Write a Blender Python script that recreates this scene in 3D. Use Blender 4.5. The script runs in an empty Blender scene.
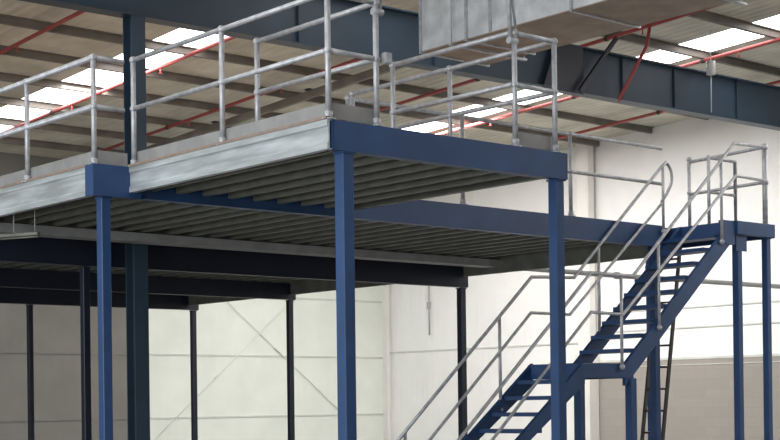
import bpy, bmesh, math, random
from mathutils import Vector, Matrix
random.seed(4)
C = bpy.context.scene.collection
H = 3.8                      # mezzanine deck level above the floor; deck-relative heights are given with D()
def D(x, y, z): return Vector((x, y, z + H))

# ------------------------------------------------------------------ materials
def mat(name, col, rough=.55, metal=0., var=.08, scale=6., bump=0., stretch=(1, 1, 1), emit=None, estr=0., col2=None):
    m = bpy.data.materials.new(name); m.use_nodes = True
    nt = m.node_tree; N = nt.nodes; L = nt.links
    b = N['Principled BSDF']
    b.inputs['Roughness'].default_value = rough; b.inputs['Metallic'].default_value = metal
    tc = N.new('ShaderNodeTexCoord'); mp = N.new('ShaderNodeMapping'); mp.inputs['Scale'].default_value = stretch
    L.new(tc.outputs['Object'], mp.inputs['Vector'])
    nz = N.new('ShaderNodeTexNoise'); nz.inputs['Scale'].default_value = scale; nz.inputs['Detail'].default_value = 5
    L.new(mp.outputs['Vector'], nz.inputs['Vector'])
    r = N.new('ShaderNodeValToRGB')
    c2 = col2 if col2 else tuple(min(1, c * (1 + var * 2)) for c in col)
    r.color_ramp.elements[0].color = (*[c * (1 - var) for c in col], 1); r.color_ramp.elements[0].position = .35
    r.color_ramp.elements[1].color = (*c2, 1); r.color_ramp.elements[1].position = .7
    L.new(nz.outputs['Fac'], r.inputs['Fac']); L.new(r.outputs['Color'], b.inputs['Base Color'])
    if bump:
        bp = N.new('ShaderNodeBump'); bp.inputs['Strength'].default_value = bump; bp.inputs['Distance'].default_value = .01
        L.new(nz.outputs['Fac'], bp.inputs['Height']); L.new(bp.outputs['Normal'], b.inputs['Normal'])
    if emit:
        b.inputs['Emission Color'].default_value = (*emit, 1); b.inputs['Emission Strength'].default_value = estr
    return m

def corrugated(name, col, axis, pitch, rough=.5, depth=.02, var=.05, strength=.6):
    m = mat(name, col, rough, 0, var, 1.2)
    nt = m.node_tree; N = nt.nodes; L = nt.links; b = N['Principled BSDF']
    tc = N.new('ShaderNodeTexCoord'); w = N.new('ShaderNodeTexWave')
    w.wave_type = 'BANDS'; w.bands_direction = axis; w.inputs['Scale'].default_value = 6.2832 / pitch / 20
    L.new(tc.outputs['Object'], w.inputs['Vector'])
    bp = N.new('ShaderNodeBump'); bp.inputs['Strength'].default_value = strength; bp.inputs['Distance'].default_value = depth
    L.new(w.outputs['Fac'], bp.inputs['Height']); L.new(bp.outputs['Normal'], b.inputs['Normal'])
    return m

def blockwork(name):
    m = bpy.data.materials.new(name); m.use_nodes = True
    nt = m.node_tree; N = nt.nodes; L = nt.links; b = N['Principled BSDF']; b.inputs['Roughness'].default_value = .9
    tc = N.new('ShaderNodeTexCoord'); mp = N.new('ShaderNodeMapping')
    mp.inputs['Rotation'].default_value = (math.radians(90), 0, math.radians(90))
    sx = N.new('ShaderNodeSeparateXYZ'); cx = N.new('ShaderNodeCombineXYZ')
    L.new(tc.outputs['Object'], sx.inputs[0]); L.new(sx.outputs['Y'], cx.inputs['X']); L.new(sx.outputs['Z'], cx.inputs['Y'])
    br = N.new('ShaderNodeTexBrick'); br.inputs['Scale'].default_value = 1
    br.inputs['Brick Width'].default_value = .4; br.inputs['Row Height'].default_value = .2; br.inputs['Mortar Size'].default_value = .008
    br.inputs['Color1'].default_value = (.315, .29, .262, 1); br.inputs['Color2'].default_value = (.335, .31, .28, 1); br.inputs['Mortar'].default_value = (.305, .28, .255, 1)
    L.new(cx.outputs[0], br.inputs['Vector']); L.new(br.outputs['Color'], b.inputs['Base Color'])
    return m

M = {
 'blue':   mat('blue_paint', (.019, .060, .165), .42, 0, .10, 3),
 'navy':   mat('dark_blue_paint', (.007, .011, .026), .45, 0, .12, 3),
 'girder': mat('slate_blue_paint', (.026, .051, .080), .5, 0, .10, 1.5),
 'galv':   mat('galvanised_steel', (.46, .47, .495), .42, .35, .14, 14, .05),
 'edge':   mat('galvanised_channel', (.45, .485, .495), .38, .30, .20, 5, .04, (1, .35, 3)),
 'joist':  mat('shaded_galvanised', (.155, .16, .135), .5, .2, .14, 4),  # darker than the other galvanised steel: under-deck shade put into the colour
 'board':  mat('particle_board', (.27, .205, .16), .8, 0, .12, 12),
 'toe':    mat('galvanised_kickplate', (.30, .297, .293), .5, .2, .08, 6),
 'duct':   mat('galvanised_duct', (.72, .75, .78), .36, .40, .14, 3.5, .04),
 'ductbase': mat('tan_duct_base', (.36, .29, .23), .7, .1, .12, 3),
 'roof':   corrugated('roof_sheeting', (.56, .535, .45), 'X', .2, .6, .02, .14),
 'purlin': mat('roof_purlin', (.17, .152, .13), .6, .1, .16, 2),
 'red':    mat('red_pipe_paint', (.36, .065, .06), .5, 0, .1, 5),
 'sky':    mat('rooflight_sheeting', (.9, .92, .95), .5, 0, .02, 3, 0, (1, 1, 1), (1, .985, .99), 5.0),
 'white_wall': corrugated('white_wall_sheeting', (.84, .84, .82), 'Y', .2, .55, .012, .02, .35),
 'back_wall':  corrugated('pale_wall_panels', (.76, .80, .73), 'X', .25, .6, .006, .03, .25),
 'shade_grey_wall':  corrugated('shade_grey_panels', (.19, .183, .165), 'X', .25, .7, .006, .05, .25),  # shade on the left of the back wall put into the panel colour
 'white_col': mat('white_column_paint', (.78, .76, .72), .55, 0, .03, 2),
 'joint':  mat('wall_joint_strip', (.60, .62, .58), .6, 0, .05, 3),
 'rod':    mat('pale_brace_rod', (.72, .76, .69), .5, 0, .05, 3),
 'concrete': mat('concrete_floor', (.20, .195, .185), .75, 0, .08, .8, .1),
 'block':  blockwork('concrete_blockwork'),
 'dark':   mat('dark_steel', (.06, .055, .055), .5, .3, .1, 5),
 'pipe':   mat('grey_service_pipe', (.36, .37, .37), .45, .2, .08, 4),
 'tray':   mat('galvanised_tray', (.36, .37, .36), .45, .2, .10, 5),
 'lamp':   mat('white_lamp_enamel', (.8, .8, .8), .4, 0, .02, 4),
 'cord':   mat('grey_cord', (.38, .38, .37), .7, 0, .03, 6),
 'rubber': mat('black_rubber', (.02, .02, .02), .8, 0, .05, 8),
}

# ------------------------------------------------------------------ mesh builder
class MB:
    def __init__(s): s.v = []; s.f = []; s.sm = []
    def add(s, vs, fs, smooth=False):
        n = len(s.v); s.v += [tuple(v) for v in vs]
        for f in fs: s.f.append([i + n for i in f]); s.sm.append(smooth)
        return s
    def box(s, a, b):
        x0, y0, z0 = a; x1, y1, z1 = b
        return s.add([(x0,y0,z0),(x1,y0,z0),(x1,y1,z0),(x0,y1,z0),(x0,y0,z1),(x1,y0,z1),(x1,y1,z1),(x0,y1,z1)],
                     [(0,3,2,1),(4,5,6,7),(0,1,5,4),(1,2,6,5),(2,3,7,6),(3,0,4,7)])
    def frame(s, d, up=(0,0,1)):
        d = d.normalized(); up = Vector(up)
        if abs(d.dot(up)) > .98: up = Vector((0, 1, 0))
        r = d.cross(up).normalized(); return r, r.cross(d).normalized()
    def extrude(s, prof, p0, p1, up=(0,0,1), flip=False):      # prof: closed list of (side, up) points, swept p0 -> p1
        p0, p1 = Vector(p0), Vector(p1); r, u = s.frame(p1 - p0, up)
        n = len(prof); vs = [p0 + r*a + u*b for a, b in prof] + [p1 + r*a + u*b for a, b in prof]
        fs = [(i, (i+1) % n, (i+1) % n + n, i + n) for i in range(n)]
        n0 = len(s.v); s.add(vs, fs)
        s.f += [[n0 + i for i in reversed(range(n))], [n0 + n + i for i in range(n)]]; s.sm += [False, False]
        return s
    def bar(s, p0, p1, w, h, up=(0,0,1), bev=None):
        b = min(w, h) * .14 if bev is None else bev; a, c = w/2, h/2
        return s.extrude([(-a+b,-c),(a-b,-c),(a,-c+b),(a,c-b),(a-b,c),(-a+b,c),(-a,c-b),(-a,-c+b)], p0, p1, up)
    def tube(s, pts, r, n=10, closed=False):
        pts = [Vector(p) for p in pts]; m = len(pts); rings = []; prev = None
        for i, p in enumerate(pts):
            if closed: d = (pts[(i+1) % m] - p).normalized() + (p - pts[i-1]).normalized()
            elif i == 0: d = pts[1] - p
            elif i == m-1: d = p - pts[i-1]
            else: d = (pts[i+1] - p).normalized() + (p - pts[i-1]).normalized()
            d.normalize()
            if prev is None: a, b = s.frame(d)
            else:
                a = (prev - d * prev.dot(d)).normalized(); b = a.cross(d).normalized()
            prev = a
            k = 1.
            if 0 < i < m-1: k = 1 / max(.6, d.dot((pts[i+1]-p).normalized()))
            rings.append([p + (a*math.cos(t)+b*math.sin(t))*r*k for t in (2*math.pi*j/n for j in range(n))])
        vs = [q for R in rings for q in R]; fs = []
        for i in range(m if closed else m-1):
            for j in range(n):
                fs.append((i*n+j, i*n+(j+1) % n, ((i+1) % m)*n+(j+1) % n, ((i+1) % m)*n+j))
        n0 = len(s.v); s.add(vs, fs, True)
        if not closed:
            s.f += [[n0 + j for j in reversed(range(n))], [n0 + (m-1)*n + j for j in range(n)]]; s.sm += [False, False]
        return s
    def ball(s, c, r, n=10, k=6, zs=1.):
        c = Vector(c); vs = []; fs = []
        for i in range(k+1):
            t = math.pi*i/k
            for j in range(n):
                a = 2*math.pi*j/n; vs.append(c + Vector((r*math.sin(t)*math.cos(a), r*math.sin(t)*math.sin(a), r*zs*math.cos(t))))
        for i in range(k):
            for j in range(n): fs.append((i*n+j, (i+1)*n+j, (i+1)*n+(j+1) % n, i*n+(j+1) % n))
        return s.add(vs, fs, True)
    def build(s, name, m, parent=None, origin=None, fix=True):
        o0 = Vector(origin) if origin is not None else Vector((0, 0, 0))
        base = parent.matrix_world.translation.copy() if parent is not None and parent.get('_o') is None else (Vector(parent['_o']) if parent is not None else Vector((0,0,0)))
        me = bpy.data.meshes.new(name)
        if origin is None and s.v:
            xs, ys, zs = zip(*s.v); o0 = Vector(((min(xs)+max(xs))/2, (min(ys)+max(ys))/2, min(zs)))
        me.from_pydata([tuple(Vector(v) - o0) for v in s.v], [], s.f)
        me.polygons.foreach_set('use_smooth', s.sm)
        bm = bmesh.new(); bm.from_mesh(me); bmesh.ops.recalc_face_normals(bm, faces=bm.faces); bm.to_mesh(me); bm.free()
        me.materials.append(M[m] if isinstance(m, str) else m)
        o = bpy.data.objects.new(name, me); C.objects.link(o)
        if parent is not None: o.parent = parent
        o.location = o0 - world(parent)
        return o

def world(o):
    p = Vector((0, 0, 0))
    while o is not None: p += o.location; o = o.parent
    return p
def tag(o, label=None, cat=None, group=None, kind=None):
    for k, v in (('label', label), ('category', cat), ('group', group), ('kind', kind)):
        if v: o[k] = v
    return o
def thing(name, label, cat, loc, group=None):
    o = bpy.data.objects.new(name, None); C.objects.link(o); o.location = loc; o.empty_display_size = .2
    return tag(o, label, cat, group)
def struct(name, mb, m, parent=None):
    o = mb.build(name, m, parent)
    if parent is None: tag(o, kind='structure')
    return o
def shift(o, dv, parent):                                       # a copy of a part, moved by dv
    c = o.copy(); C.objects.link(c); c.parent = parent; c.location = o.location + Vector(dv); return c

# ------------------------------------------------------------------ setting
RX0, RX1, RY0, RY1 = -13., 18., -14., 20.3
SL = .045
def roof_z(y): return H + 3.55 + SL * (13 - y)
struct('floor', MB().box((RX0, RY0, -.2), (RX1 + .3, RY1 + .3, 0)), 'concrete')
SKX = ((5.50, 6.46), (13.12, 14.0), (-2.4, -1.6))               # rooflight strips run down the slope
def roof_strip(x0, x1, t=.04):
    a, b = roof_z(RY0), roof_z(RY1)
    return MB().add([(x0,RY0,a),(x1,RY0,a),(x1,RY1,b),(x0,RY1,b),(x0,RY0,a+t),(x1,RY0,a+t),(x1,RY1,b+t),(x0,RY1,b+t)],
                    [(0,3,2,1),(4,5,6,7),(0,1,5,4),(1,2,6,5),(2,3,7,6),(3,0,4,7)])
cuts = sorted([RX0, RX1 + .3] + [c for s in SKX for c in s])
roofm = MB()
for i in range(0, len(cuts), 2):
    k = roof_strip(cuts[i], cuts[i+1]); roofm.add(k.v, k.f)
struct('ceiling', roofm, 'roof')
for i, (a, b) in enumerate(SKX):
    struct('window_%d' % (i+1), roof_strip(a, b), 'sky')
# right wall: block dado at the front, white sheeting above and beyond the white pilaster
struct('wall_right', MB().add(
    [(RX1, RY0, H-1.38), (RX1, 13.0, H-1.38), (RX1, 13.0, 0), (RX1, RY1, 0), (RX1, RY1, roof_z(RY1)), (RX1, RY0, roof_z(RY0)),
     (RX1+.3, RY0, H-1.38), (RX1+.3, 13.0, H-1.38), (RX1+.3, 13.0, 0), (RX1+.3, RY1, 0), (RX1+.3, RY1, roof_z(RY1)), (RX1+.3, RY0, roof_z(RY0))],
    [(0,1,4,5),(1,2,3,4),(6,11,10,7),(7,10,9,8),(0,5,11,6),(5,4,10,11),(4,3,9,10),(3,2,8,9),(2,1,7,8),(1,0,6,7)]), 'white_wall')
struct('wall_right_dado', MB().box((RX1 - .05, RY0, 0), (RX1 + .25, 12.97, H - 1.38)), 'block')
struct('trim_1', MB().box((RX1 - .055, RY0, H - 1.38), (RX1 + .02, 12.97, H - 1.33)).box((RX1-.06, RY0, H-1.50), (RX1-.045, 12.97, H-1.485)), 'joint')
SPL = 10.75
struct('wall_back', MB().box((SPL, RY1, 0), (RX1 + .3, RY1 + .3, roof_z(RY1))), 'back_wall')
struct('wall_back_left', MB().box((RX0, RY1, 0), (SPL, RY1 + .3, roof_z(RY1))), 'shade_grey_wall')  # left part of the back wall, darkened in colour to stand for shade
struct('wall_front_unseen', MB().box((RX0, RY0 - .3, 0), (RX1 + .3, RY0, roof_z(RY0))), 'shade_grey_wall')  # unseen wall added behind the camera to block light from that side
n = 2
for z in (H - 1.04, H - 2.50, H + .4):
    struct('trim_%d' % n, MB().box((SPL, RY1 - .02, z - .018), (RX1, RY1, z + .018)), 'joint'); n += 1
    struct('trim_%d' % n, MB().box((RX0, RY1 - .02, z - .018), (SPL, RY1, z + .018)), 'shade_grey_wall'); n += 1
struct('trim_%d' % n, MB().box((RX1 - .02, 13.4, H - .93), (RX1, RY1 - .02, H - .90)), 'joint'); n += 1
struct('trim_%d' % n, MB().box((RX1 - .02, RY0, H - .30), (RX1, 12.95, H - .27)).box((RX1 - .02, RY0, H - .72), (RX1, 12.95, H - .69)), 'joint'); n += 1
struct('trim_%d' % n, MB().box((RX1 - .12, 20.12, 0), (RX1, RY1, roof_z(RY1) - .05)).box((RX1-.16, 20.05, 0), (RX1 - .1, 20.12, roof_z(RY1) - .05)), 'white_col'); n += 1
# white pilaster on the right wall
t = thing('wall_column', 'white painted column against the far right wall beside the block dado', 'column', (RX1 - .2, 13.18, 0))
MB().bar((RX1-.21, 13.18, 2.6), (RX1-.21, 13.18, roof_z(13.4) - .03), .26, .36, (0,1,0)).build('shaft', 'white_col', t)
MB().bar((RX1-.22, 13.18, 0), (RX1-.22, 13.18, 2.6), .42, .42, (0,1,0)).build('base_casing', 'white_col', t)

# roof purlins: Z sections along x
def zprof(w, h, th=.012): return [(-w,0),(0+th,0),(th,h-th),(w,h-th),(w,h),(0,h),(0,th),(-w,th)]
pl = []; y = RY0 + .35; k = 0
PY = [6.92 + 1.5 * i for i in range(-13, 9)]
for y in PY:
    z = roof_z(y) - .122
    if not (RY0 + .1 < y < RY1 - .1): continue
    o = MB().extrude(zprof(.06, .12), (RX0 + .2, y, z), (RX1 - .02, y, z)).build('roof_purlin', 'purlin')
    if y < 4.: lab = 'brown steel roof purlin above the front of the mezzanine'
    else: lab = 'brown steel roof purlin running crosswise under the sloping roof sheets'
    tag(o, lab, 'purlin', 'roof purlins in front' if y < 4. else 'roof purlins beyond the railings')

# red sprinkler pipes running down the roof slope
def sprinkler(x, label, y0=RY0 + .3, y1=RY1 - .1, drop=.165, branch=None):
    t = thing('sprinkler_pipe', label, 'pipe', (x, 6, roof_z(6) - drop), 'red sprinkler pipes under the roof')
    del t['group']
    MB().tube([(x, y0, roof_z(y0) - drop), (x, y1, roof_z(y1) - drop)], .032).build('pipe', 'red', t)
    m = MB()
    yy = [p for p in PY if y0 < p < y1]
    for p in yy[1::2]:
        m = MB(); z = roof_z(p) - drop
        m.bar((x, p, z), (x, p, roof_z(p) - .115), .012, .03).tube([(x, p - .03, z), (x, p + .03, z)], .042)
        m.build('hanger', 'dark', t)
    q = [p + .75 for p in yy if p + .75 < y1][::2]
    for p in q:
        z = roof_z(p) - drop
        MB().tube([(x, p, z - .02), (x, p, z - .10)], .012, 8).tube([(x, p, z - .10), (x, p, z - .105)], .03, 8).build('sprinkler_head', 'red', t)
    if branch: MB().tube(branch, .028).build('branch', 'red', t)
    return t
sprinkler(3.55, 'red sprinkler pipe under the roof at the upper left corner, above the left railing')
sprinkler(6.14, 'red sprinkler pipe along the edge of the long bright rooflight at left')
sprinkler(8.65, 'red sprinkler pipe under the roof seen low between the middle railing posts')
sprinkler(11.32, 'red sprinkler pipe above the deep girder just right of the duct, with sloping branch',
          branch=[(11.32, 6.02, roof_z(6.02) - .165), (11.22, 6.0, roof_z(6) - .5), (10.55, 6.02, H + 2.42)])
sprinkler(13.85, 'red sprinkler pipe along the edge of the broken bright rooflight at right')
sprinkler(16.35, 'red sprinkler pipe under the roof nearest the right wall')

# deep slate blue roof girder on a building column
gz0 = lambda x: H + 2.415 + .0095 * x
gx0, gx1 = -6., RX1 - .02; GY = 6.4
g = thing('roof_girder', 'deep slate blue steel girder spanning the hall under the roof', 'girder', (0, GY, H + 2.4))
gh = .72
def webbox(x0, x1, y0, y1, za, zb):
    return [(x0,y0,gz0(x0)+za),(x1,y0,gz0(x1)+za),(x1,y1,gz0(x1)+za),(x0,y1,gz0(x0)+za),(x0,y0,gz0(x0)+zb),(x1,y0,gz0(x1)+zb),(x1,y1,gz0(x1)+zb),(x0,y1,gz0(x0)+zb)]
BF = [(0,3,2,1),(4,5,6,7),(0,1,5,4),(1,2,6,5),(2,3,7,6),(3,0,4,7)]
MB().add(webbox(gx0, gx1, GY-.01, GY+.01, .02, gh-.02), BF).build('web', 'girder', g)
MB().add(webbox(gx0, gx1, GY-.11, GY+.11, 0, .022), BF).build('flange', 'girder', g)
MB().add(webbox(gx0, gx1, GY-.11, GY+.11, gh-.022, gh), BF).build('flange', 'girder', g)
for x in (-3.2, -.6, 4.6, 7.0, 11.05, 12.35, 14.05, 16.2):
    MB().add(webbox(x-.006, x+.006, GY-.05, GY-.01, .022, gh-.022), BF).build('stiffener', 'girder', g)
MB().add([(9.15,GY-.105,gz0(9.2)-.02),(10.05,GY-.105,gz0(10)-.02),(10.05,GY-.105,gz0(10)+gh),(9.45,GY-.105,gz0(9.2)+gh),
          (9.15,GY-.085,gz0(9.2)-.02),(10.05,GY-.085,gz0(10)-.02),(10.05,GY-.085,gz0(10)+gh),(9.45,GY-.085,gz0(9.2)+gh)], BF).build('splice_plate', 'navy', g)
MB().bar((9.85, 6.2, H + 2.5), (10.72, 6.2, H + 3.44), .05, .07).build('brace', 'navy', g)
rf = thing('roof_rafter', 'brown steel rafter running down the roof slope behind the middle railing', 'rafter', (9.3, GY, H + 3.1))
MB().bar((9.3, 6.55, roof_z(6.55) - .22), (9.3, RY1 - .02, roof_z(RY1) - .22), .08, .14).build('beam', 'purlin', rf)
for p in (9.2, 12.2, 15.2, 18.2):
    MB().bar((9.3, p, roof_z(p) - .14), (9.3, p, roof_z(p) - .12), .14, .14).build('cleat', 'navy', rf)
bc = thing('building_column', 'thick dark slate building column rising through the mezzanine to the girder', 'column', (2.17, 6.38, 0))
w = .30
MB().box((2.05, 6.30, 0), (2.24, 6.316, gz0(2.2))).box((2.05, 6.484, 0), (2.24, 6.50, gz0(2.2))).box((2.138, 6.316, 0), (2.152, 6.484, gz0(2.2))).build('shaft', 'girder', bc)
MB().box((1.95, 6.15, 0), (2.39, 6.62, .025)).build('base_plate', 'girder', bc)

# ------------------------------------------------------------------ mezzanine steelwork
def cprof(h, w, th=.014, face=-1):      # channel, web on one side, hung below 0
    s = face
    p = [(0,-h),(-s*w,-h),(-s*w,-h+th),(-s*th,-h+th),(-s*th,-th),(-s*w,-th),(-s*w,0),(0,0)]
    return p
BH = .235
def beam(label, x0, x1, y, top=0., h=BH, m='blue', face=1, name='floor_beam', ends=True):
    t = thing(name, label, 'beam', D(x0, y, top - h))
    MB().extrude(cprof(h, .10, .014, face), D(x0, y, top), D(x1, y, top)).build('channel', m, t)
    if ends:
        for x in (x0, x1):
            MB().box(D(x-.006, y, top-h), D(x+.006, y+.10, top)).build('end_plate', m, t)
    return t
beam('blue floor beam across the front of the loading bay below the gate gap', .05, 2.74, 0)
beam('long blue floor beam from the boxed end at left to the stair landing', -.34, 7.86, 3.04, h=.27)
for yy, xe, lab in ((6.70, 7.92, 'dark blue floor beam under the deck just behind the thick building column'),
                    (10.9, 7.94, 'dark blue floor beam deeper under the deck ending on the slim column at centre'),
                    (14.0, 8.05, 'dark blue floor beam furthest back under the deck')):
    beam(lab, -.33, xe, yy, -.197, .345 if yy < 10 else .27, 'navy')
# boxed end of the long beam
cap = thing('beam_end_box', 'blue boxed beam end on top of the left front column', 'beam end', D(-.37, 3.0, -.285))
MB().box(D(-.36, 2.985, -.285), D(.135, 3.035, .005)).build('face_plate', 'blue', cap)
MB().box(D(-.37, 2.99, -.285), D(-.36, 3.14, .005)).build('side_plate', 'blue', cap)

def column(x, y, top, label, w=.14, m='blue', group=None):
    t = thing('steel_column', label, 'column', (x, y, 0), group)
    MB().bar((x, y, .012), (x, y, H + top), w, w, (0,1,0), w * .06).build('shaft', m, t)
    MB().box((x-w, y-w, 0), (x+w, y+w, .014)).build('base_plate', m, t)
    MB().box((x-w*.6, y-w*.6, H + top - .012), (x+w*.6, y+w*.6, H + top)).build('cap_plate', m, t)
    return t
column(.215, .075, -BH, 'bright blue square column under the near corner of the loading bay', .112)
column(2.67, .075, -BH, 'blue square column under the right end of the front beam, before the stairs', .105)
column(-.21, 3.09, -.285, 'blue square column under the boxed beam end at left', .098)
column(7.86, 3.19, -.27, 'blue square column behind the upper stair flight, beside the ladder', .10)
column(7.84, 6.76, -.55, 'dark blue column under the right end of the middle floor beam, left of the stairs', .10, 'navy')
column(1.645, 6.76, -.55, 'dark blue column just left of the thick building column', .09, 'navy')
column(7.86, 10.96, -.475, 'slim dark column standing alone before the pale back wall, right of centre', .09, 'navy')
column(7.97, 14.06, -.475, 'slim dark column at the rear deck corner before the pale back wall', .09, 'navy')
column(4.68, 14.06, -.475, 'slim dark column before the shade-grey back wall at far left', .085, 'navy')

# decks: boards on galvanised joists
def deck(label, x0, x1, y0, y1, n, s=.3, hole=None):
    t = thing('mezzanine_deck', label, 'deck', D(x0, y0, -.2))
    fb = MB()
    if hole:
        a, b, c, d = hole
        fb.box(D(x0, y0, -.03), D(a, y1, 0)).box(D(b, y0, -.03), D(x1, y1, 0)).box(D(a, y0, -.03), D(b, c, 0)).box(D(a, d, -.03), D(b, y1, 0))
    else: fb.box(D(x0, y0, -.03), D(x1, y1, 0))
    fb.build('floor_board', 'board', t)
    p = [(0,-.165),(.06,-.165),(.06,-.14),(.052,-.14),(.052,-.157),(.008,-.157),(.008,-.008),(.06,-.008),(.06,0),(0,0)]
    j = MB().extrude([(a-.03, b) for a, b in p], D(x0 + .2, y0 + .02, -.032), D(x0 + .2, y1 - .02, -.032)).build('floor_joist', 'joist', t)
    for i in range(1, n):
        xx = x0 + .2 + i * s; dx = 0
        if hole and hole[0] - .06 < xx < hole[1] + .06: dx = (hole[0] - .06 if xx < (hole[0] + hole[1]) / 2 else hole[1] + .06) - xx
        shift(j, (i * s + dx, 0, 0), t)
deck('loading bay deck with exposed joists behind the front blue beam', .07, 2.69, .105, 3.04, 8)
MB_top = None
deck('deck bay just behind the long blue beam, ribbed soffit over the left column', -.262, 7.79, 3.15, 6.74, 26, hole=(2.03, 2.26, 6.28, 6.52))
deck('shaded deck bay between the middle beams, behind the thick building column', -.262, 7.79, 6.76, 10.94, 26)
deck('rearmost deck bay near the back wall', -.262, 7.79, 10.96, 14.2, 26)

def edge_channel(label, x, y0, y1, h, face, m='edge', top=0.):
    t = thing('edge_channel', label, 'edge beam', D(x, y0, top - h))
    pr = [(0,0),(0,-.05),(.012,-.06),(.012,-h+.06),(0,-h+.05),(0,-h),(.06,-h),(.06,-h+.01),(.025,-h+.01),(.025,-.01),(.06,-.01),(.06,0)]
    if face > 0: pr = [(-a, b) for a, b in pr]
    MB().extrude(pr, D(x, y0, top), D(x, y1, top)).build('channel', m, t)
    MB().box(D(x - .012 if face < 0 else x-.03, y0, top), D(x + .03 if face < 0 else x+.012, y1, top + .022)).build('board_edge', 'board', t)
    return t
edge_channel('galvanised edge channel along the left side of the loading bay', 0, .012, 2.98, .235, -1)
edge_channel('galvanised edge channel at far left running back from the boxed beam end', -.33, 3.15, 14.3, .27, -1)
edge_channel('shade-toned galvanised edge channel along the right side of the loading bay', 2.76, .11, 3.03, .19, 1, 'joist')
edge_channel('shade-toned galvanised edge channel down the right end of the deck beside the stairs', 7.86, 3.27, 14.3, .36, 1, 'joist', -.03)

# service tray and pipe in front of the middle beam
t = thing('cable_tray', 'pale galvanised cable tray crossing under the deck before the dark beam', 'cable tray', D(-.3, 6.1, -.29))
MB().extrude([(-.12,0),(.12,0),(.12,.10),(.11,.10),(.11,.01),(-.11,.01),(-.11,.10),(-.12,.10)], D(-.3, 6.02, -.31), D(8.0, 6.02, -.31)).build('tray', 'tray', t)
t = thing('service_pipe', 'grey service pipe running level from the deck end to the right wall', 'pipe', D(8.0, 6.35, -.25))
MB().tube([D(8.01, 6.02, -.27), D(8.3, 6.12, -.27), D(10.9, 6.4, -.25), D(RX1 - .02, 6.6, -.21)], .042).build('pipe', 'pipe', t)
for x, y in ((8.3, 6.12), (10.9, 6.4), (RX1 - .06, 6.6)):
    z = -.27 if x < 9 else (-.25 if x < 12 else -.21)
    MB().tube([D(x - .05, y - .002, z), D(x + .05, y + .002, z)], .058).build('coupling', 'pipe', t)

# ------------------------------------------------------------------ guardrails
PR = .024
def post(t, x, y, z0=0., z1=1., r=PR, knuckles=(1., .547)):
    m = MB().tube([D(x, y, z0), D(x, y, z1)], r)
    for k in knuckles: m.ball(D(x, y, z0 + k), r * 1.5, 10, 6)
    p = m.build('post', 'galv', t)
    if z0 < .1:
        MB().tube([D(x, y, z0), D(x, y, z0 + .012)], .06, 12).tube([D(x, y, z0 + .012), D(x, y, z0 + .07)], .034, 10).build('base_flange', 'galv', p)
    return p
def rail(t, name, pts, r=PR * .92): return MB().tube([D(*p) for p in pts], r).build(name, 'galv', t)
def guardrail(label, pts, posts, toe=True, toe_off=(0, 0), ext0=None, top=1., mid=.547):
    t = thing('guardrail', label, 'railing', D(*posts[0], 0))
    for x, y in posts: post(t, x, y)
    rail(t, 'top_rail', [(x, y, top) for x, y in pts]); rail(t, 'mid_rail', [(x, y, mid) for x, y in pts])
    if toe:
        for (a, b), (c, d) in zip(pts, pts[1:]):
            MB().bar(D(a + toe_off[0], b + toe_off[1], .085), D(c + toe_off[0], d + toe_off[1], .085), .008, .125, bev=.001).build('toe_board', 'toe', t)
    return t
GX = .045
guardrail('galvanised guardrail on the left deck edge ending at the boxed beam end, with short return',
          [(-.30, 14.1), (-.30, 3.09), (.02, 3.09)], [(-.30, 3.09)] + [(-.30, 3.09 + 1.31 * i) for i in range(1, 9)], toe_off=(.03, .0))
guardrail('galvanised guardrail along the left side of the loading bay up to its near corner',
          [(GX, 2.98), (GX, .05)], [(GX, .05), (GX, 1.51), (GX, 2.96)], toe_off=(.03, 0))
guardrail('short galvanised guardrail on the front beam left of the gate gap', [(GX, .05), (.54, .05)], [(.54, .05)], toe_off=(0, .03))
guardrail('short galvanised guardrail on the front beam right of the gate gap', [(2.13, .05), (2.64, .05)], [(2.13, .05), (2.64, .05)], toe_off=(0, .03))
guardrail('galvanised guardrail down the right side of the loading bay', [(2.64, .05), (2.64, 2.95)], [(2.64, 1.42), (2.64, 2.90)], toe_off=(-.03, 0))
guardrail('inner galvanised guardrail bounding the loading bay gate on its left', [(.54, .05), (.54, 1.68)], [(.54, 1.68)], toe=False)
guardrail('inner galvanised guardrail bounding the loading bay gate on its right', [(2.10, .05), (2.10, 1.64)], [(2.10, 1.64)], toe=False)
# raised pallet gate hinged at the two gate posts
t = thing('pallet_gate', 'galvanised swing-up pallet gate raised between the two gate posts', 'gate', D(.56, .05, 1.))
for x, s in ((.54, 1), (2.13, -1)):
    MB().tube([D(x + s*.045, .05, .93), D(x + s*.045, .10, 2.2)], .02).build('arm', 'galv', t)
    MB().tube([D(x - .03*s, .05, .93), D(x + .07*s, .05, .93)], .03, 12).build('hinge', 'galv', t)
    MB().tube([D(x - s*.03, .05, 1.0), D(x + s*.02, .08, 1.5), D(x + s*.045, .09, 1.9)], .012).build('stay', 'galv', t)
for z in (1.6, 2.2): MB().tube([D(.585, .05 + .04*(z-.93), z), D(2.085, .05 + .04*(z-.93), z)], .02).build('bar', 'galv', t)
MB().bar(D(.60, .02, .56), D(.66, .02, .56), .06, .09).build('latch', 'galv', t)

guardrail('galvanised guardrail on the long blue beam between the loading bay and the stair head',
          [(2.72, 3.10), (7.93, 3.10)], [(2.74, 3.10), (4.4, 3.10), (6.2, 3.10)], toe=False)

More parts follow.
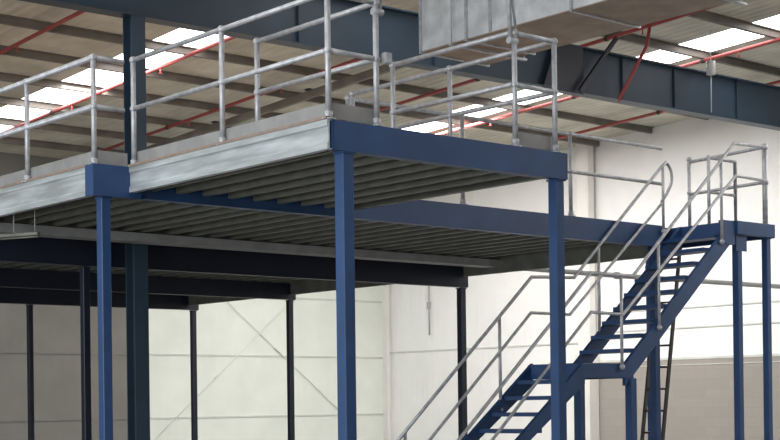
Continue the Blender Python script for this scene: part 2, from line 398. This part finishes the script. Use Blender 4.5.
# ------------------------------------------------------------------ stair head landing
LX0, LX1, LY0, LY1 = 8.20, 8.99, 2.16, 4.2
t = thing('stair_landing', 'blue steel landing platform at the top of the stairs', 'platform', D(LX0, LY0, -.2))
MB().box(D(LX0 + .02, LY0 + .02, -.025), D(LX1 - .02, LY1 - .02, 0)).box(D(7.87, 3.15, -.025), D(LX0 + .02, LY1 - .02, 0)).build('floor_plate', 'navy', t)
for a, b in (((LX0, LY0), (LX1, LY0)), ((LX1, LY0), (LX1, LY1)), ((LX1, LY1), (7.87, LY1)), ((LX0, LY0), (LX0, LY1))):
    MB().bar(D(*a, -.085), D(*b, -.085), .06, .17, bev=.006).build('edge_beam', 'blue', t)
MB().box(D(7.95, 2.165, -.30), D(8.19, 2.235, -.005)).build('bracket', 'blue', t)
lc = column(8.33, 2.24, -.17, 'blue square column under the near left corner of the stair head landing', .092)
MB().box(D(8.24, 2.185, -.37), D(8.46, 2.195, -.171)).build('gusset_plate', 'blue', lc)
column(8.92, 2.22, -.17, 'blue square column at far right under the outer corner of the landing', .085)
column(8.92, 4.12, -.17, 'blue square column under the rear corner of the landing, mostly hidden', .085)
t = thing('guardrail', 'galvanised guardrail around the outer end of the stair head landing', 'railing', D(9.06, 2.2, 0))
for x, y in ((8.91, 2.22), (8.91, 3.42)): post(t, x, y, 0, 1.02 if y < 3 else 1., .034 if y < 3 else PR)
rail(t, 'top_rail', [(8.91, 2.22, 1.), (8.91, 3.42, .96)]); rail(t, 'mid_rail', [(8.91, 2.22, .55), (8.91, 3.42, .53)])
t = thing('safety_gate', 'small square galvanised gate frame standing on the stair head landing', 'gate', D(8.30, 2.64, 0))
MB().tube([D(8.30, 2.64, 0), D(8.30, 2.64, .89)], .022).build('post', 'galv', t)
MB().tube([D(8.86, 2.64, 0), D(8.86, 2.64, .86), D(8.30, 2.64, .86)], .02).build('frame', 'galv', t)
MB().tube([D(8.30, 2.64, .42), D(8.86, 2.64, .42)], .018).build('mid_bar', 'galv', t)

# ------------------------------------------------------------------ staircase
SN, SF = 2.20, 3.00            # near and far stringer planes
G = .869
def zt(x): return -.25 + G * (x - 7.87)       # top edge of the upper stringers
MX0, MX1, MZ = 5.36, 6.20, -1.80
def zl(x): return MZ + G * (x - MX0)          # lower flight
XB = MX0 - (H + MZ) / G
st = thing('staircase', 'blue open-tread steel staircase in two straight flights with a middle landing', 'staircase', (XB, SN, 0))
def stringer(x0, x1, fn, y, nm='stringer'):
    th = .25
    m = MB(); a, b = y - .025, y + .025
    v = [D(x0, a, fn(x0)), D(x1, a, fn(x1)), D(x1, a, fn(x1) - th), D(x0, a, fn(x0) - th)]
    v += [Vector((q.x, b, q.z)) for q in v]
    for q in v: q.z = max(q.z, .0)
    m.add(v, [(0,1,2,3),(7,6,5,4),(0,4,5,1),(1,5,6,2),(2,6,7,3),(3,7,4,0)])
    return m.build(nm, 'blue', st)
for y in (SN, SF):
    stringer(MX1 - .12, 8.16, zt, y)
    stringer(XB - .25, MX0 + .02, zl, y)
    MB().bar(D(MX0 - .02, y, MZ - .085), D(MX1 + .02, y, MZ - .085), .055, .17, bev=.006).build('landing_beam', 'blue', st)
for x in (MX0, MX1): MB().bar(D(x, SN + .03, MZ - .085), D(x, SF - .03, MZ - .085), .05, .17, bev=.006).build('landing_beam', 'blue', st)
MB().box(D(MX0 + .02, SN + .02, MZ - .02), D(MX1 - .02, SF - .02, MZ + .004)).build('landing_plate', 'navy', st)
def tread(x, z): return MB().box(D(x - .02, SN + .026, z - .045), D(x + .22, SF - .026, z)).build('tread', 'blue', st)
nU, nL = 10, 11
t0 = tread(MX1 + .0, MZ + .18)
for i in range(1, nU - 1): shift(t0, (i * (.18 / G), 0, i * .18), st)
t1 = tread(MX0 - .23, MZ - .182)
for i in range(1, nL - 1): shift(t1, (-i * (.182 / G), 0, -i * .182), st)
for x, y in ((MX1 + .0, SN), (MX1 + .0, SF)):
    p = MB().bar((x, y, .012), (x, y, H + MZ - .17), .10, .10, (0,1,0), .006).build('leg', 'blue', st)
    MB().box((x-.09, y-.09, 0), (x+.09, y+.09, .014)).build('base_plate', 'blue', p)

def sidepost(t, x, y, z0, z1):
    m = MB().tube([D(x, y, z0), D(x, y, z1)], .019)
    m.ball(D(x, y, z0 + .02), .034, 8, 6)
    return m.build('post', 'galv', t)
YN, YF = SN - .05, SF - .05
hn = thing('stair_handrail', 'galvanised tube handrail on the near side of both stair flights', 'handrail', D(MX0, YN, MZ))
low = lambda x: -.79 + .885 * (x - 5.45)
rail(hn, 'top_rail', [(2.9, YN, low(2.9)), (3.0, YN, low(3.0)), (5.47, YN, -.785), (6.2, YN, -.785), (8.17, YN, .96), (8.89, YN + .04, .99)], .02)
rail(hn, 'mid_rail', [(2.9, YN, low(2.9) - .44), (5.47, YN, -1.225), (6.02, YN, -1.235), (8.2, YN, .56), (8.89, YN + .04, .56)], .018)
for x, a, b in ((5.99, MZ - .06, -.785), (6.67, zt(6.67) - .1, -.785 + .886*(6.67-6.2)), (7.90, zt(7.9) - .08, .72), (3.15, zl(3.15) - .1, low(3.15))): sidepost(hn, x, YN, a, b)
hf = thing('stair_handrail', 'galvanised tube handrail on the far side of the stairs with a looped upper end', 'handrail', D(MX0, SF + .05, MZ))
YF = SF
lowf = lambda x: -.77 + .882 * (x - 5.4)
upf = lambda x: -.745 + .89 * (x - 6.13)
loop = [(7.84 + .19 * math.sin(a) * .9, YF, upf(7.84) + .04 - .19 * (1 - math.cos(a))) for a in [math.radians(18 * i) for i in range(1, 8)]]
rail(hf, 'top_rail', [(2.9, YF, lowf(2.9)), (5.4, YF, -.77), (6.13, YF, -.745), (7.8, YF, upf(7.8))] + loop + [(7.9, YF, .40), (7.80, YF, .30)], .02)
rail(hf, 'mid_rail', [(2.9, YF, lowf(2.9) - .42), (5.38, YF, -1.19), (6.05, YF, -1.19), (7.83, YF, .30)], .018)
for x, a, b in ((4.86, zl(4.86) - .1, lowf(4.86)), (6.58, zt(6.58) - .1, upf(6.58)), (7.83, -.1, upf(7.83)), (3.4, zl(3.4) - .1, lowf(3.4)), (5.9, MZ - .06, -.75), (5.75, MZ - .06, -.76)): 
    if x != 5.75: sidepost(hf, x, YF, a, b)

# ladder leaning on the landing
t = thing('ladder', 'dark slim ladder leaning against the landing behind the stairs', 'ladder', (7.92, 3.35, 0))
A0, A1 = Vector((7.97, 3.31, 0)), D(8.56, 3.31, -.19)
for dy in (0, .34): MB().bar(A0 + Vector((0, dy, 0)), A1 + Vector((0, dy, 0)), .025, .06, (1,0,0)).build('stile', 'dark', t)
for i in range(1, 13):
    q = A0.lerp(A1, i / 12.6)
    MB().tube([q, q + Vector((0, .34, 0))], .014, 8).build('rung', 'dark', t)

# ------------------------------------------------------------------ duct
t = thing('air_duct', 'large galvanised rectangular air duct hung below the roof at top centre', 'duct', (5.6, 2, H + 2.1))
dx0, dx1, dy0, dy1, dz0, dz1 = 5.07, 6.20, -6., 4.5, H + 2.1, H + 2.95
def duct_sec(y0, y1):
    m = MB(); c = .014; ym = (y0 + y1) / 2; zm = (dz0 + dz1) / 2; xm = (dx0 + dx1) / 2
    m.add([(dx0,y0,dz0),(dx0,y1,dz0),(dx0,y1,dz1),(dx0,y0,dz1),(dx0 - c, ym, zm)], [(0,1,4),(1,2,4),(2,3,4),(3,0,4)])
    m.add([(dx1,y0,dz0),(dx1,y1,dz0),(dx1,y1,dz1),(dx1,y0,dz1),(dx1 + c, ym, zm)], [(1,0,4),(2,1,4),(3,2,4),(0,3,4)])
    m.add([(dx0,y0,dz1),(dx1,y0,dz1),(dx1,y1,dz1),(dx0,y1,dz1),(xm, ym, dz1 + c)], [(0,1,4),(1,2,4),(2,3,4),(3,0,4)])
    return m.build('side_panels', 'duct', t)
ys = [dy1, 3.69, 2.02, .5, -1., -2.5, -4., -6.]
for a, b in zip(ys, ys[1:]): duct_sec(b, a)
for a, b in zip(ys, ys[1:]): MB().box((dx0, b, dz0 - .012), (dx1, a, dz0 + .002)).build('base_panel', 'ductbase', t)
MB().box((dx0, dy1, dz0), (dx1, dy1 + .012, dz1)).build('end_panel', 'duct', t)
for y in ys:
    MB().box((dx0 - .03, y - .015, dz0 - .03), (dx0, y + .015, dz1 + .03)).box((dx1, y - .015, dz0 - .03), (dx1 + .03, y + .015, dz1 + .03)).box((dx0, y - .015, dz0 - .03), (dx1, y + .015, dz0 - .012)).box((dx0, y - .015, dz1), (dx1, y + .015, dz1 + .03)).build('flange', 'galv', t)
MB().box((dx0 - .02, 3.27, dz0), (dx0 - .001, 3.31, dz1)).build('seam', 'galv', t)
for y in (3.9, .6, -2.6, -5.4):
    for x in (dx0 - .06, dx1 + .06):
        MB().tube([(x, y, dz0 - .05), (x, y, roof_z(y) - .02)], .008, 6).build('hanger_rod', 'galv', t)
    MB().bar((dx0 - .09, y, dz0 - .045), (dx1 + .09, y, dz0 - .045), .04, .03).build('bearer', 'galv', t)

# ------------------------------------------------------------------ small fittings
t = thing('pendant_lamp', 'small white fitting hanging under the roof in front of the girder at right', 'lamp', (12.85, 6.0, H + 3.1))
MB().tube([(12.85, 6.0, H + 3.32), (12.85, 6.0, roof_z(6) - .01)], .008, 6).build('stem', 'lamp', t)
MB().tube([(12.85, 6.0, H + 3.12), (12.85, 6.0, H + 3.30), (12.85, 6.0, H + 3.34)], .075, 12).build('housing', 'lamp', t)
MB().tube([(12.85, 6.0, H + 2.5), (12.85, 6.0, H + 3.12)], .008, 6).build('pull_cord', 'lamp', t)
t = thing('batten_light', 'slim unlit batten light hung on two cords under the deck at far left', 'lamp', D(-.1, 4.8, -.42))
p0, p1 = D(-.25, 5.1, -.46), D(-.05, 4.66, -.46)
MB().bar(p0, p1, .05, .035).build('housing', 'joist', t)
MB().tube([p0 - Vector((0,0,.03)), p1 - Vector((0,0,.03))], .01, 8).build('tube', 'joist', t)
for f in (.35, .9):
    q = p0.lerp(p1, f); MB().tube([q, Vector((q.x, q.y, H - .032))], .005, 6).build('cord', 'cord', t)
t = thing('hanging_cord', 'grey hanging cord with a small pull switch on the pale wall beyond the middle beam', 'cord', (RX1 - .03, 18.57, H + .7))
MB().tube([(RX1 - .04, 18.57, H + .75), (RX1 - .04, 18.57, H - .52)], .02, 8).build('cord', 'cord', t)
MB().bar((RX1 - .05, 18.57, H + .12), (RX1 - .05, 18.57, H + .30), .07, .09).build('switch', 'cord', t)
def brace(a, b, label):
    t = thing('brace_rod', label, 'brace', b)
    d = (Vector(b) - Vector(a)).normalized()
    MB().tube([a, b], .010, 8).build('rod', 'rod', t)
    m = (Vector(a) + Vector(b)) / 2
    MB().tube([m - d*.12, m + d*.12], .018, 8).build('turnbuckle', 'rod', t)
brace((12.4, 20.265, H + .72), (16.6, 20.265, H - 2.55), 'pale diagonal brace rod on the back wall falling to the right')
brace((15.4, 20.23, H + .75), (9.99, 20.23, .008), 'pale diagonal brace rod on the back wall falling to the left')

# ------------------------------------------------------------------ camera
f, cy = 1490.694, 400.54
pitch, roll, yaw = math.radians(.1045), math.radians(-.7119), math.radians(49.2052)
F = Vector((math.cos(yaw)*math.cos(pitch), math.sin(yaw)*math.cos(pitch), math.sin(pitch)))
R = F.cross(Vector((0,0,1))).normalized(); U = R.cross(F)
R2 = R*math.cos(roll) + U*math.sin(roll); U2 = -R*math.sin(roll) + U*math.cos(roll)
cam = bpy.data.cameras.new('camera'); co = bpy.data.objects.new('camera', cam); C.objects.link(co)
rot = Matrix((R2, U2, -F)).transposed().to_4x4()
co.matrix_world = Matrix.Translation(Vector((-7.2399, -9.0855, H - 2.2251))) @ rot
cam.sensor_width = 36; cam.sensor_fit = 'HORIZONTAL'; cam.lens = f / 780 * 36
cam.shift_y = (cy - 220) / 780; cam.clip_end = 200
bpy.context.scene.camera = co

# ------------------------------------------------------------------ light
W = bpy.data.worlds.new('world'); bpy.context.scene.world = W; W.use_nodes = True
bg = W.node_tree.nodes['Background']; bg.inputs['Color'].default_value = (.90, .95, 1., 1); bg.inputs['Strength'].default_value = 1.15
def area(name, loc, target, sx, sy, power, col=(1, .98, .95)):
    l = bpy.data.lights.new(name, 'AREA'); l.shape = 'RECTANGLE'; l.size = sx; l.size_y = sy; l.energy = power; l.color = col
    o = bpy.data.objects.new(name, l); C.objects.link(o); o.location = loc
    o.rotation_euler = (Vector(target) - Vector(loc)).to_track_quat('-Z', 'Y').to_euler(); return o
area('rooflight_glow', (13.72, -2, roof_z(-2) - .135), (13.72, -2, 0), .8, 12, 820)
area('rooflight_glow', (13.72, 12.6, roof_z(12.6) - .14), (13.72, 12.6, 0), .8, 10, 980)
area('rooflight_glow', (5.98, 12.6, roof_z(12.6) - .14), (5.98, 12.6, 0), .9, 10, 300)
area('left_fill', (-12.6, -2, 3.2), (0, 0, 3.2), 12, 5, 1000, (.93, .97, 1))  # added fill lamp at the open left side, no visible source there
S = bpy.context.scene
S.view_settings.view_transform = 'Standard'; S.view_settings.look = 'None'; S.view_settings.exposure = 0
